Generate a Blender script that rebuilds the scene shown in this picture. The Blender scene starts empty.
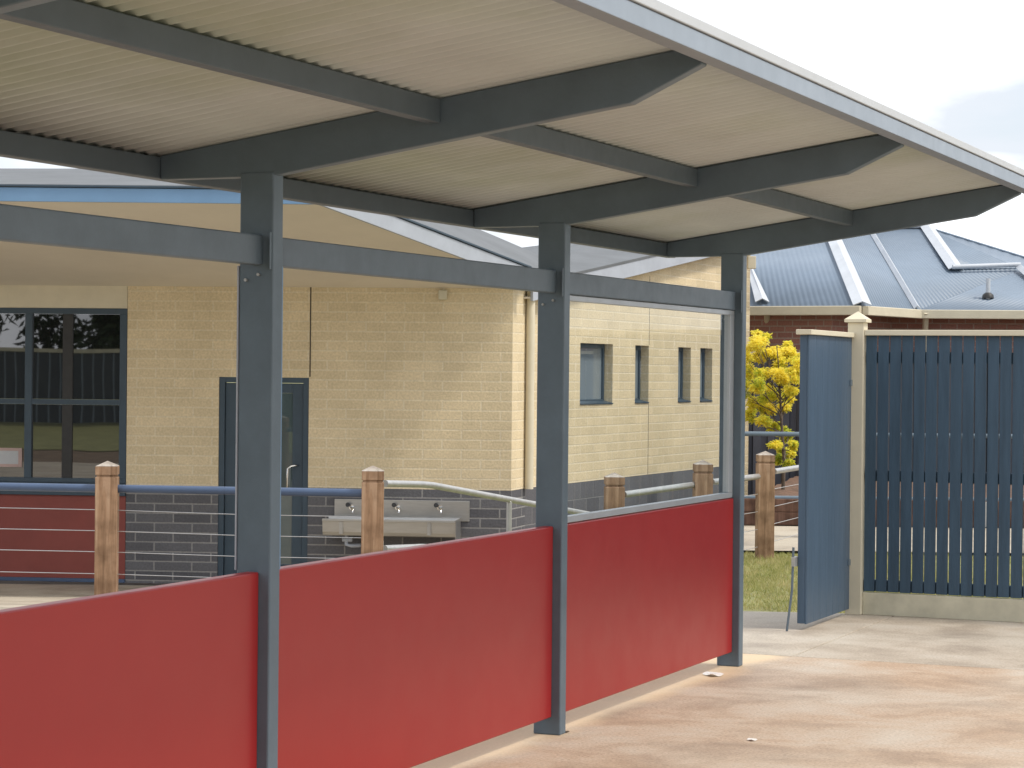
import bpy, math, random
from mathutils import Vector, Matrix
random.seed(7)
scene = bpy.context.scene
COL = scene.collection
PI = math.pi

# ------------------------------------------------------------------ camera
F, W, H = 2300.0, 1024, 768
EYE = 1.6
p, r = 12 / F, 0.010
fw = Vector((0, math.cos(p), -math.sin(p)))
rt = Vector((math.cos(r), 0, math.sin(r))).normalized()
up = rt.cross(fw).normalized(); rt = fw.cross(up).normalized()
cam = bpy.data.cameras.new('camera'); co = bpy.data.objects.new('camera', cam); COL.objects.link(co)
co.matrix_world = Matrix(((rt.x, up.x, -fw.x, 0), (rt.y, up.y, -fw.y, 0), (rt.z, up.z, -fw.z, EYE), (0, 0, 0, 1)))
cam.sensor_width = 36; cam.lens = F / W * 36; cam.clip_end = 2000; cam.clip_start = .05
scene.camera = co

def at(x, y, Y):
    d = fw + rt * ((x - W / 2) / F) + up * ((H / 2 - y) / F)
    return Vector((0, 0, EYE)) + d * (Y / d.y)

# ------------------------------------------------------------------ mesh builder
class MB:
    def __init__(s): s.v = []; s.f = []; s.sm = []
    def add(s, vs, fs, smooth=False):
        n = len(s.v); s.v += [tuple(v) for v in vs]
        for f in fs: s.f.append(tuple(n + i for i in f)); s.sm.append(smooth)
        return s
    def box(s, x0, x1, y0, y1, z0, z1):
        vs = [(x, y, z) for z in (z0, z1) for y in (y0, y1) for x in (x0, x1)]
        return s.add(vs, [(0, 2, 3, 1), (4, 5, 7, 6), (0, 1, 5, 4), (2, 6, 7, 3), (0, 4, 6, 2), (1, 3, 7, 5)])
    def prism(s, poly, off):
        """poly: list of 3-D points, off: extrusion vector"""
        n = len(poly); off = Vector(off)
        a = [Vector(q) for q in poly]; b = [q + off for q in a]
        fs = [tuple(range(n))[::-1], tuple(range(n, 2 * n))] + [(i, (i + 1) % n, n + (i + 1) % n, n + i) for i in range(n)]
        return s.add(a + b, fs)
    def tube(s, pts, rad, seg=12, cap=True):
        pts = [Vector(q) for q in pts]; n = len(pts)
        rads = rad if isinstance(rad, (list, tuple)) else [rad] * n
        vs = []
        for i, q in enumerate(pts):
            t = (pts[min(i + 1, n - 1)] - pts[max(i - 1, 0)]).normalized()
            a = t.orthogonal().normalized() if i == 0 else (pa - t * pa.dot(t)).normalized()
            pa = a; b = t.cross(a)
            for k in range(seg):
                th = 2 * PI * k / seg
                vs.append(q + (a * math.cos(th) + b * math.sin(th)) * rads[i])
        fs = [(i * seg + k, i * seg + (k + 1) % seg, (i + 1) * seg + (k + 1) % seg, (i + 1) * seg + k) for i in range(n - 1) for k in range(seg)]
        s.add(vs, fs, True)
        if cap:
            s.add(vs[:seg], [tuple(range(seg))[::-1]]); s.add(vs[-seg:], [tuple(range(seg))])
        return s
    def lathe(s, prof, c=(0, 0, 0), seg=20):
        vs = [(c[0] + rr * math.cos(2 * PI * k / seg), c[1] + rr * math.sin(2 * PI * k / seg), c[2] + z) for rr, z in prof for k in range(seg)]
        fs = [(i * seg + k, i * seg + (k + 1) % seg, (i + 1) * seg + (k + 1) % seg, (i + 1) * seg + k) for i in range(len(prof) - 1) for k in range(seg)]
        return s.add(vs, fs, True)
    def build(s, name, m, parent=None, bevel=0, loc=None, rz=0, kind=None, label=None):
        me = bpy.data.meshes.new(name); me.from_pydata(s.v, [], s.f); me.update()
        me.polygons.foreach_set('use_smooth', s.sm)
        me.materials.append(m)
        o = bpy.data.objects.new(name, me); COL.objects.link(o)
        if parent: o.parent = parent
        if loc is not None: o.location = loc
        if rz: o.rotation_euler.z = rz
        if bevel:
            b = o.modifiers.new('bevel', 'BEVEL'); b.width = bevel; b.segments = 2; b.limit_method = 'ANGLE'; b.angle_limit = math.radians(35)
        if kind: o['kind'] = kind
        if label: o['label'] = label
        return o

def thing(name, label, cat, loc=(0, 0, 0), rz=0, group=None):
    o = bpy.data.objects.new(name, None); COL.objects.link(o); o.empty_display_size = .1
    o.location = loc; o.rotation_euler.z = rz
    return tag(o, label, cat, group)
def tag(o, label, cat, group=None):
    o['label'] = label; o['category'] = cat
    if group: o['group'] = group
    return o

# ------------------------------------------------------------------ materials
def new_mat(name):
    m = bpy.data.materials.new(name); m.use_nodes = True
    nt = m.node_tree; return m, nt, nt.nodes['Principled BSDF']
def N(nt, t, **kw):
    n = nt.nodes.new(t)
    for k, v in kw.items():
        if k.startswith('_'): setattr(n, k[1:], v)
        else: n.inputs[k.replace('~', ' ')].default_value = v
    return n
def L(nt, a, b): nt.links.new(a, b)
def rgb(c): return (c[0], c[1], c[2], 1)
def ramp(nt, fac, stops):
    n = nt.nodes.new('ShaderNodeValToRGB'); L(nt, fac, n.inputs[0])
    e = n.color_ramp.elements
    while len(e) < len(stops): e.new(.5)
    for q, (pos, c) in zip(e, stops): q.position = pos; q.color = rgb(c) if len(c) == 3 else c
    return n
def mixc(nt, fac, a, b, mode='MIX'):
    n = nt.nodes.new('ShaderNodeMix'); n.data_type = 'RGBA'; n.blend_type = mode
    for sock, v in ((n.inputs[0], fac), (n.inputs[6], a), (n.inputs[7], b)):
        if hasattr(v, 'is_linked'): L(nt, v, sock)
        elif isinstance(v, (int, float)): sock.default_value = v
        else: sock.default_value = rgb(v)
    return n.outputs[2]
def mat(name, c, rough=.5, metal=0, var=.12, scale=3, bump=.0, bscale=60, spec=.5, stretch=(1, 1, 1), coat=0):
    m, nt, b = new_mat(name)
    tc = N(nt, 'ShaderNodeTexCoord'); mp = N(nt, 'ShaderNodeMapping'); mp.inputs['Scale'].default_value = stretch
    L(nt, tc.outputs['Object'], mp.inputs[0])
    n1 = N(nt, 'ShaderNodeTexNoise', Scale=scale, Detail=8, Roughness=.65); L(nt, mp.outputs[0], n1.inputs['Vector'])
    lo = [x * (1 - var) for x in c]; hi = [min(1, x * (1 + var)) for x in c]
    cr = ramp(nt, n1.outputs[0], [(.3, lo), (.7, hi)])
    L(nt, cr.outputs[0], b.inputs['Base Color'])
    n2 = N(nt, 'ShaderNodeTexNoise', Scale=scale * 3.3, Detail=6); L(nt, mp.outputs[0], n2.inputs['Vector'])
    rr = N(nt, 'ShaderNodeMapRange'); L(nt, n2.outputs[0], rr.inputs[0])
    rr.inputs[3].default_value = max(0, rough - .1); rr.inputs[4].default_value = min(1, rough + .12)
    L(nt, rr.outputs[0], b.inputs['Roughness'])
    b.inputs['Metallic'].default_value = metal; b.inputs['Specular IOR Level'].default_value = spec
    b.inputs['Coat Weight'].default_value = coat
    if bump:
        n3 = N(nt, 'ShaderNodeTexNoise', Scale=bscale, Detail=4); L(nt, mp.outputs[0], n3.inputs['Vector'])
        bp = N(nt, 'ShaderNodeBump', Strength=bump, Distance=.01); L(nt, n3.outputs[0], bp.inputs['Height']); L(nt, bp.outputs[0], b.inputs['Normal'])
    return m
def block_mat(name, c1, c2, mortar, bw=.4, bh=.1, ms=.009, bump=.5, patch=.0):
    m, nt, b = new_mat(name)
    tc = N(nt, 'ShaderNodeTexCoord'); sp = N(nt, 'ShaderNodeSeparateXYZ'); L(nt, tc.outputs['Object'], sp.inputs[0])
    ad = N(nt, 'ShaderNodeMath', _operation='ADD'); L(nt, sp.outputs[0], ad.inputs[0]); L(nt, sp.outputs[1], ad.inputs[1])
    cb = N(nt, 'ShaderNodeCombineXYZ'); L(nt, ad.outputs[0], cb.inputs[0]); L(nt, sp.outputs[2], cb.inputs[1])
    br = N(nt, 'ShaderNodeTexBrick'); br.offset = .5; br.squash = 1
    for k, v in (('Scale', 1), ('Mortar Size', ms), ('Mortar Smooth', .25), ('Brick Width', bw), ('Row Height', bh), ('Bias', 0)): br.inputs[k].default_value = v
    br.inputs['Color1'].default_value = rgb(c1); br.inputs['Color2'].default_value = rgb(c2); br.inputs['Mortar'].default_value = rgb(mortar)
    L(nt, cb.outputs[0], br.inputs['Vector'])
    n1 = N(nt, 'ShaderNodeTexNoise', Scale=1.3, Detail=9, Roughness=.7); L(nt, tc.outputs['Object'], n1.inputs['Vector'])
    r1 = ramp(nt, n1.outputs[0], [(.3, (.86, .85, .83)), (.7, (1.08, 1.07, 1.06))])
    n2 = N(nt, 'ShaderNodeTexNoise', Scale=45, Detail=5); L(nt, tc.outputs['Object'], n2.inputs['Vector'])
    r2 = ramp(nt, n2.outputs[0], [(.3, (.86, .86, .86)), (.7, (1.1, 1.1, 1.1))])
    c = mixc(nt, 1.0, br.outputs[0], r1.outputs[0], 'MULTIPLY'); c = mixc(nt, 1.0, c, r2.outputs[0], 'MULTIPLY')
    L(nt, c, b.inputs['Base Color']); b.inputs['Roughness'].default_value = .85; b.inputs['Specular IOR Level'].default_value = .25
    sub = N(nt, 'ShaderNodeMath', _operation='MULTIPLY_ADD'); L(nt, br.outputs['Fac'], sub.inputs[0]); sub.inputs[1].default_value = -1.0
    L(nt, n2.outputs[0], sub.inputs[2])
    bp = N(nt, 'ShaderNodeBump', Strength=bump, Distance=.006); L(nt, sub.outputs[0], bp.inputs['Height']); L(nt, bp.outputs[0], b.inputs['Normal'])
    return m

def concrete_mat(name, base, stain, pale, stain_amt=.5):
    m, nt, b = new_mat(name)
    tc = N(nt, 'ShaderNodeTexCoord'); mp = N(nt, 'ShaderNodeMapping'); mp.inputs['Scale'].default_value = (1, 1.15, 1); mp.inputs['Rotation'].default_value = (0, 0, .9)
    L(nt, tc.outputs['Object'], mp.inputs[0])
    n1 = N(nt, 'ShaderNodeTexNoise', Scale=.55, Detail=9, Roughness=.55, Distortion=.2); L(nt, mp.outputs[0], n1.inputs['Vector'])
    n2 = N(nt, 'ShaderNodeTexNoise', Scale=1.3, Detail=12, Roughness=.68, Distortion=.25); L(nt, mp.outputs[0], n2.inputs['Vector'])
    n3 = N(nt, 'ShaderNodeTexNoise', Scale=70, Detail=6, Roughness=.7); L(nt, tc.outputs['Object'], n3.inputs['Vector'])
    r1 = ramp(nt, n1.outputs[0], [(.34, (0, 0, 0)), (.60, (stain_amt,) * 3)])
    c = mixc(nt, r1.outputs[0], base, stain)
    r2 = ramp(nt, n2.outputs[0], [(.5, (0, 0, 0)), (.72, (.65,) * 3)])
    c = mixc(nt, r2.outputs[0], c, pale)
    r4 = ramp(nt, n2.outputs[0], [(.34, (.60, .57, .55)), (.52, (1, 1, 1))])
    c = mixc(nt, .8, c, r4.outputs[0], 'MULTIPLY')
    r3 = ramp(nt, n3.outputs[0], [(.32, (.70, .69, .68)), (.5, (1, 1, 1)), (.68, (1.18, 1.18, 1.18))])
    c = mixc(nt, 1.0, c, r3.outputs[0], 'MULTIPLY')
    L(nt, c, b.inputs['Base Color'])
    rr = ramp(nt, n2.outputs[0], [(.3, (.55,) * 3), (.7, (.85,) * 3)]); L(nt, rr.outputs[0], b.inputs['Roughness'])
    b.inputs['Specular IOR Level'].default_value = .35
    bp = N(nt, 'ShaderNodeBump', Strength=.35, Distance=.004); L(nt, n3.outputs[0], bp.inputs['Height']); L(nt, bp.outputs[0], b.inputs['Normal'])
    return m
def mildew(m):
    nt = m.node_tree; b = nt.nodes['Principled BSDF']; src = b.inputs['Base Color'].links[0].from_socket
    tc = N(nt, 'ShaderNodeTexCoord'); n1 = N(nt, 'ShaderNodeTexNoise', Scale=.55, Detail=7, Roughness=.6); L(nt, tc.outputs['Object'], n1.inputs['Vector'])
    r_ = ramp(nt, n1.outputs[0], [(.42, (0, 0, 0)), (.66, (.55,) * 3)])
    L(nt, mixc(nt, r_.outputs[0], src, (.27, .32, .17)), b.inputs['Base Color'])
def warm_band(m):  # paler, warmer tone under the panels and slightly right of them, noisy edge
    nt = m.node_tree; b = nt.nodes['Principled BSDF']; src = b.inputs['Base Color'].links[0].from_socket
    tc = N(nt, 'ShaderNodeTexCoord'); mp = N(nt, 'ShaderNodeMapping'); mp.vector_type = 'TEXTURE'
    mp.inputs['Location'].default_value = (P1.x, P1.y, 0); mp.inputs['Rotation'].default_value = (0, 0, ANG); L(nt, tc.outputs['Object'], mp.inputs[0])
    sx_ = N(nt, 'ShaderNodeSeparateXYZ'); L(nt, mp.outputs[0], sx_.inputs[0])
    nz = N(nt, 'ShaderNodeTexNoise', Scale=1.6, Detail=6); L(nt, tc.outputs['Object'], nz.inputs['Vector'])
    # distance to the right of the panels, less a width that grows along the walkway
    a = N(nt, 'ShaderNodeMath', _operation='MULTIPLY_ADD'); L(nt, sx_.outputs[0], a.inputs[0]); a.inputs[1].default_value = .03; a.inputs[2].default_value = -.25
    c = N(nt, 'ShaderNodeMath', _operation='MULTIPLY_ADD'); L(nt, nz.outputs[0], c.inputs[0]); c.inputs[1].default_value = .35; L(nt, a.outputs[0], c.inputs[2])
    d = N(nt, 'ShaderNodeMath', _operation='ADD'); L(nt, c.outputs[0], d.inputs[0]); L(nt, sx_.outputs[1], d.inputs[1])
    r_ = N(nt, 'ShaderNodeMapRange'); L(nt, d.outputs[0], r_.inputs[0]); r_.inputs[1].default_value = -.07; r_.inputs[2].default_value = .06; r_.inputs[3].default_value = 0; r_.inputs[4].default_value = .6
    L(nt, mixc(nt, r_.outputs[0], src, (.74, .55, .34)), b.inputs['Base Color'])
def wood_mat(name, c1, c2, c3):
    m, nt, b = new_mat(name)
    tc = N(nt, 'ShaderNodeTexCoord'); mp = N(nt, 'ShaderNodeMapping'); mp.inputs['Scale'].default_value = (22, 22, 1.3)
    L(nt, tc.outputs['Object'], mp.inputs[0])
    n1 = N(nt, 'ShaderNodeTexNoise', Scale=1.2, Detail=8, Roughness=.6, Distortion=.8); L(nt, mp.outputs[0], n1.inputs['Vector'])
    cr = ramp(nt, n1.outputs[0], [(.3, c1), (.52, c2), (.72, c3)])
    n2 = N(nt, 'ShaderNodeTexNoise', Scale=7, Detail=5); L(nt, tc.outputs['Object'], n2.inputs['Vector'])
    r2 = ramp(nt, n2.outputs[0], [(.35, (.62, .6, .58)), (.6, (1.05, 1.05, 1.05))])
    c = mixc(nt, 1.0, cr.outputs[0], r2.outputs[0], 'MULTIPLY'); L(nt, c, b.inputs['Base Color'])
    b.inputs['Roughness'].default_value = .8; b.inputs['Specular IOR Level'].default_value = .2
    bp = N(nt, 'ShaderNodeBump', Strength=.4, Distance=.004); L(nt, n1.outputs[0], bp.inputs['Height']); L(nt, bp.outputs[0], b.inputs['Normal'])
    return m
def glass_mat(name, tint=(.9, .93, .93), refl=.08, ior_f=1.5, dark=None):
    m, nt, b = new_mat(name); nt.nodes.remove(b)
    out = nt.nodes['Material Output']
    tr = N(nt, 'ShaderNodeBsdfTransparent'); tr.inputs[0].default_value = rgb(tint)
    if dark:
        tr = N(nt, 'ShaderNodeBsdfDiffuse'); tr.inputs[0].default_value = rgb(dark)
    gl = N(nt, 'ShaderNodeBsdfGlossy', Roughness=.012); gl.inputs[0].default_value = (1, 1, 1, 1)
    n1 = N(nt, 'ShaderNodeTexNoise', Scale=1.1, Detail=1); tc = N(nt, 'ShaderNodeTexCoord'); L(nt, tc.outputs['Object'], n1.inputs['Vector'])
    bp = N(nt, 'ShaderNodeBump', Strength=.03, Distance=.02); L(nt, n1.outputs[0], bp.inputs['Height']); L(nt, bp.outputs[0], gl.inputs['Normal'])
    fr0 = N(nt, 'ShaderNodeFresnel', IOR=ior_f); ge = N(nt, 'ShaderNodeNewGeometry')
    fr = N(nt, 'ShaderNodeMath', _operation='MULTIPLY'); iv = N(nt, 'ShaderNodeMath', _operation='SUBTRACT'); iv.inputs[0].default_value = 1; L(nt, ge.outputs['Backfacing'], iv.inputs[1]); L(nt, fr0.outputs[0], fr.inputs[0]); L(nt, iv.outputs[0], fr.inputs[1])
    ad = N(nt, 'ShaderNodeMath', _operation='ADD'); L(nt, fr.outputs[0], ad.inputs[0]); ad.inputs[1].default_value = refl; ad.use_clamp = True
    mx = N(nt, 'ShaderNodeMixShader'); L(nt, ad.outputs[0], mx.inputs[0]); L(nt, tr.outputs[0], mx.inputs[1]); L(nt, gl.outputs[0], mx.inputs[2])
    L(nt, mx.outputs[0], out.inputs[0]); return m

M = {}
M['steel'] = mat('painted_steel_charcoal', (.105, .145, .180), .42, 0, .14, 4, .06, 90, .5)
M['steel_beam'] = mat('painted_steel_slate', (.11, .145, .178), .45, 0, .12, 5, .05, 90, .5)
M['purlin'] = mat('painted_purlin', (.092, .118, .142), .5, 0, .1, 5)
M['fascia'] = mat('folded_metal_fascia', (.23, .275, .33), .4, 0, .07, 3)
M['capping'] = mat('pale_metal_capping', (.46, .48, .50), .5, 0, .06, 2)
M['sheet'] = mat('cream_roof_sheet', (.475, .515, .51), .48, 0, .08, 1.2, .04, 30, .4)
M['alu'] = mat('grey_aluminium', (.42, .45, .48), .38, .3, .08, 4)
M['red'] = mat('red_laminate_panel', (.33, .020, .020), .34, 0, .03, 1.6, .02, 12, .42)
M['red_dark'] = mat('dark_red_cladding', (.22, .048, .036), .6, 0, .1, 2)
M['block'] = block_mat('cream_block', (.70, .585, .39), (.63, .525, .345), (.71, .62, .45))
M['block_grey'] = block_mat('charcoal_split_block', (.10, .10, .11), (.145, .145, .155), (.27, .265, .26), bump=.8)
M['block_grey_big'] = block_mat('charcoal_large_block', (.11, .11, .12), (.155, .155, .165), (.20, .20, .20), bw=.4, bh=.2, ms=.007, bump=.6)
M['brick'] = block_mat('red_house_brick', (.42, .215, .175), (.35, .175, .145), (.42, .33, .29), .24, .086, .01)
M['soffit'] = mat('cream_soffit_board', (.68, .63, .54), .7, 0, .06, 1)
M['cream'] = mat('cream_paint', (.62, .56, .42), .55, 0, .08, 3, .05, 50)
M['cream_dk'] = mat('cream_weathered_paint', (.56, .52, .39), .6, 0, .16, 5, .1, 50)
M['white'] = mat('white_metal', (.38, .41, .46), .6, 0, .08, 3)
M['blue_fascia'] = mat('pale_blue_fascia', (.15, .27, .43), .4, 0, .08, 2)
M['roof_grey'] = mat('zinc_grey_roof', (.16, .17, .18), .8, 0, .12, 1.5, 0, 60, .12)
M['frame'] = mat('dark_blue_window_frame', (.035, .060, .085), .4, 0, .12, 5)
M['blue_rail'] = mat('blue_painted_pipe', (.060, .095, .17), .42, 0, .12, 6)
M['ss'] = mat('stainless_steel', (.46, .455, .44), .32, .85, .08, 6, 0, 40, .5, (1, 1, 8))
M['chrome'] = mat('chrome', (.75, .75, .75), .15, 1, .05, 6)
M['galv'] = mat('galvanised_pipe', (.44, .44, .43), .4, .6, .15, 10)
M['cable'] = mat('steel_cable', (.5, .5, .5), .4, .6, .1, 10)
M['black'] = mat('black_plastic', (.02, .02, .02), .5, 0, .2, 10)
M['wood'] = wood_mat('hardwood_post', (.20, .12, .07), (.33, .205, .125), (.44, .30, .20))
M['wood_cap'] = wood_mat('weathered_wood_cap', (.30, .26, .22), (.42, .37, .32), (.5, .46, .4))
M['sleeper'] = wood_mat('dark_sleeper', (.06, .035, .025), (.12, .065, .045), (.17, .10, .07))
M['paling'] = mat('blue_painted_paling', (.042, .078, .118), .55, 0, .22, 3, .25, 40, .4, (6, 6, .5))
M['gate_blue'] = mat('blue_gate_sheet', (.062, .100, .150), .45, 0, .12, 3, .1, 40, .4, (8, 8, .4))
M['back_fence'] = mat('dark_slate_fence', (.055, .058, .075), .6, 0, .2, 3)
M['house_roof'] = mat('blue_grey_roof_sheet', (.165, .215, .28), .5, 0, .10, .8)
M['cap_light'] = mat('pale_ridge_capping', (.48, .51, .55), .38, 0, .10, 2)
M['slab'] = concrete_mat('stained_concrete', (.49, .42, .34), (.45, .32, .22), (.56, .53, .47), .9)
M['slab_pale'] = concrete_mat('pale_concrete', (.46, .41, .34), (.40, .31, .23), (.55, .51, .45), .4)
M['paving'] = concrete_mat('courtyard_paving', (.44, .39, .31), (.38, .31, .23), (.5, .46, .38), .4)
M['soil'] = mat('bare_soil', (.16, .11, .07), .95, 0, .3, 3, .4, 30)
M['mulch'] = mat('bark_mulch', (.13, .075, .05), .95, 0, .5, 14, .8, 40)
M['turf'] = mat('lawn', (.21, .21, .085), .95, 0, .35, 2.2, .4, 60)
M['bark'] = mat('tree_bark', (.10, .075, .055), .9, 0, .3, 12, .5, 40)
M['paper'] = mat('white_paper', (.78, .77, .74), .7, 0, .05, 5)
M['glass_clear'] = glass_mat('clear_glazing', (.93, .95, .95), .01, 1.18)
M['glass_dark'] = glass_mat('dark_window_glass', refl=.11, ior_f=1.5, dark=(.010, .011, .012))
M['glass_teal'] = glass_mat('door_glass', refl=.05, ior_f=1.45, dark=(.07, .10, .105))
M['glass_grey'] = glass_mat('frosted_window_glass', refl=.06, ior_f=1.5, dark=(.20, .24, .27))
M['joint'] = mat('dark_joint_sealant', (.05, .04, .03), .8)

def leaf_mat(name, stops, trans=.55):
    m, nt, b = new_mat(name)
    tc = N(nt, 'ShaderNodeTexCoord'); n1 = N(nt, 'ShaderNodeTexNoise', Scale=3.5, Detail=5); L(nt, tc.outputs['Object'], n1.inputs['Vector'])
    n2 = N(nt, 'ShaderNodeTexNoise', Scale=38, Detail=2); L(nt, tc.outputs['Object'], n2.inputs['Vector'])
    ma = N(nt, 'ShaderNodeMath', _operation='MULTIPLY_ADD'); L(nt, n2.outputs[0], ma.inputs[0]); ma.inputs[1].default_value = .9
    sb = N(nt, 'ShaderNodeMath', _operation='SUBTRACT'); L(nt, n1.outputs[0], sb.inputs[0]); sb.inputs[1].default_value = .45; L(nt, sb.outputs[0], ma.inputs[2])
    if 'autumn' in name:
        sz = N(nt, 'ShaderNodeSeparateXYZ'); L(nt, tc.outputs['Object'], sz.inputs[0])
        m2 = N(nt, 'ShaderNodeMath', _operation='MULTIPLY_ADD'); L(nt, sz.outputs[2], m2.inputs[0]); m2.inputs[1].default_value = .14; m2.inputs[2].default_value = -.2
        m3 = N(nt, 'ShaderNodeMath', _operation='ADD'); L(nt, m2.outputs[0], m3.inputs[0]); L(nt, ma.outputs[0], m3.inputs[1]); ma = m3
    cr = ramp(nt, ma.outputs[0], stops); L(nt, cr.outputs[0], b.inputs['Base Color'])
    b.inputs['Roughness'].default_value = .55; b.inputs['Specular IOR Level'].default_value = .3
    t = N(nt, 'ShaderNodeBsdfTranslucent'); L(nt, cr.outputs[0], t.inputs[0])
    mx = N(nt, 'ShaderNodeMixShader'); mx.inputs[0].default_value = trans; L(nt, b.outputs[0], mx.inputs[1]); L(nt, t.outputs[0], mx.inputs[2])
    L(nt, mx.outputs[0], nt.nodes['Material Output'].inputs[0]); return m
M['leaf_yellow'] = leaf_mat('autumn_leaves', [(.22, (.36, .46, .06)), (.38, (.72, .72, .09)), (.52, (.95, .82, .10)), (.75, (.97, .88, .22))])
M['leaf_green'] = leaf_mat('dark_leaves', [(.3, (.02, .04, .012)), (.7, (.06, .09, .03))], .25)
M['grass'] = leaf_mat('grass_blades', [(.3, (.25, .28, .08)), (.5, (.40, .38, .14)), (.7, (.55, .47, .24))], .3)

# ------------------------------------------------------------------ axes of the place
ux = 970 / F; nn = math.hypot(ux, 1); U = Vector((ux / nn, 1 / nn, 0)); Wv = Vector((U.y, -U.x, 0))
ANG = math.atan2(U.y, U.x)                 # local +X = along the walkway, local -Y = towards the right
def smooth(a, b, x):
    t = max(0, min(1, (x - a) / (b - a))); return t * t * (3 - 2 * t)
def facade_x(Y): return .13 + .4217 * (Y - 24)
def gz(X, Y):
    a = 1 - smooth(.3, 1.4, X - facade_x(max(Y, 20)))
    return -.62 * a * max(0, min(1, (Y - 15.5) / 7.3))

# ------------------------------------------------------------------ ground
def sheet(name, x0, x1, y0, y1, n, m, dz, mask=None, **kw):
    mb = MB(); nx = max(1, int((x1 - x0) / n)); ny = max(1, int((y1 - y0) / n))
    vs = [(x0 + (x1 - x0) * i / nx, y0 + (y1 - y0) * j / ny) for j in range(ny + 1) for i in range(nx + 1)]
    mb.add([(x, y, gz(x, y) + dz) for x, y in vs], [(j * (nx + 1) + i, j * (nx + 1) + i + 1, (j + 1) * (nx + 1) + i + 1, (j + 1) * (nx + 1) + i) for j in range(ny) for i in range(nx)
            if mask is None or mask(x0 + (x1 - x0) * (i + .5) / nx, y0 + (y1 - y0) * (j + .5) / ny)])
    return mb.build(name, m, kind='structure', **kw)
sheet('ground', -40, 40, -40, 48, .8, M['soil'], -.06)
mb = MB(); mb.add([(-900, -900, -.9), (900, -900, -.9), (900, 900, -.9), (-900, 900, -.9)], [(0, 1, 2, 3)]); mb.build('terrain', M['turf'], kind='structure')
ROW = Vector((0, 0, 0))
P1 = at(260, 500, 7.70); P1.z = 0
def sp(s, t, z=0): return P1 + U * s + Wv * t + Vector((0, 0, z))
warm_band(M['slab'])
mildew(M['sheet'])
SJ = 5.30 + .60
def slab(name, s0, s1, t0, t1, m, z0=-.12, z1=0.0):
    mb = MB(); mb.prism([sp(s0, t0, z0), sp(s1, t0, z0), sp(s1, t1, z0), sp(s0, t1, z0)], (0, 0, z1 - z0))
    return mb.build(name, m, bevel=.006, kind='structure')
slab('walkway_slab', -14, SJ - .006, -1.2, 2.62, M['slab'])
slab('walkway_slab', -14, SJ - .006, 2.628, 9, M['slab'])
# far slabs (pale), split by a joint along the walkway
def far_slab(t0, t1, s1a, s1b):
    mb = MB(); mb.prism([sp(SJ + .006, t0, -.12), sp(s1a, t0, -.12), sp(s1b, t1, -.12), sp(SJ + .006, t1, -.12)], (0, 0, .12))
    return mb.build('walkway_slab', M['slab_pale'], bevel=.006, kind='structure')
far_slab(-1.2, .166, 8.05, 8.45); far_slab(.174, 9, 8.45, 8.9)
sheet('courtyard_paving', -16, 2.0, 9.0, 23.9, .5, M['paving'], -.035, mask=lambda x, y: x < facade_x(max(y, 17)) - .1 + .5 or y < 15)
sheet('courtyard_path', .4, 9, 20.9, 24.3, .3, M['paving'], .0)
sheet('lawn', -.6, 12, 14.6, 20.9, .3, M['turf'], -.03)
sheet('lawn', 2.6, 40, -14, 14.6, 1.0, M['turf'], -.04)
sheet('lawn', -40, -4, -40, 3, 1.5, M['turf'], -.045)
# grass blades on the lawn patch
mb = MB()
def blades(n, x0, x1, y0, y1):
    for _ in range(n):
        x = random.uniform(x0, x1); y = random.uniform(y0, y1)
        q = Vector((x, y, 0)) - P1; s = q.dot(U); t = q.dot(Wv)
        if s < 8.5 and t > -1.25: continue
        z = gz(x, y) - .032; h = random.uniform(.02, .06) * (1 + .5 * math.sin(x * 3) * math.sin(y * 2)); a = random.uniform(0, 2 * PI); w = .0035
        dx, dy = math.cos(a) * w, math.sin(a) * w; lx, ly = random.uniform(-.03, .03), random.uniform(-.03, .03)
        mb.add([(x - dx, y - dy, z), (x + dx, y + dy, z), (x + lx, y + ly, z + h)], [(0, 1, 2)])
blades(34000, .9, 3.6, 15.3, 20.85); blades(14000, 3.6, 6.5, 15.3, 20.85)
g = mb.build('grass', M['grass'], kind='stuff'); g['label'] = 'patchy short grass beside the open gate'

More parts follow.
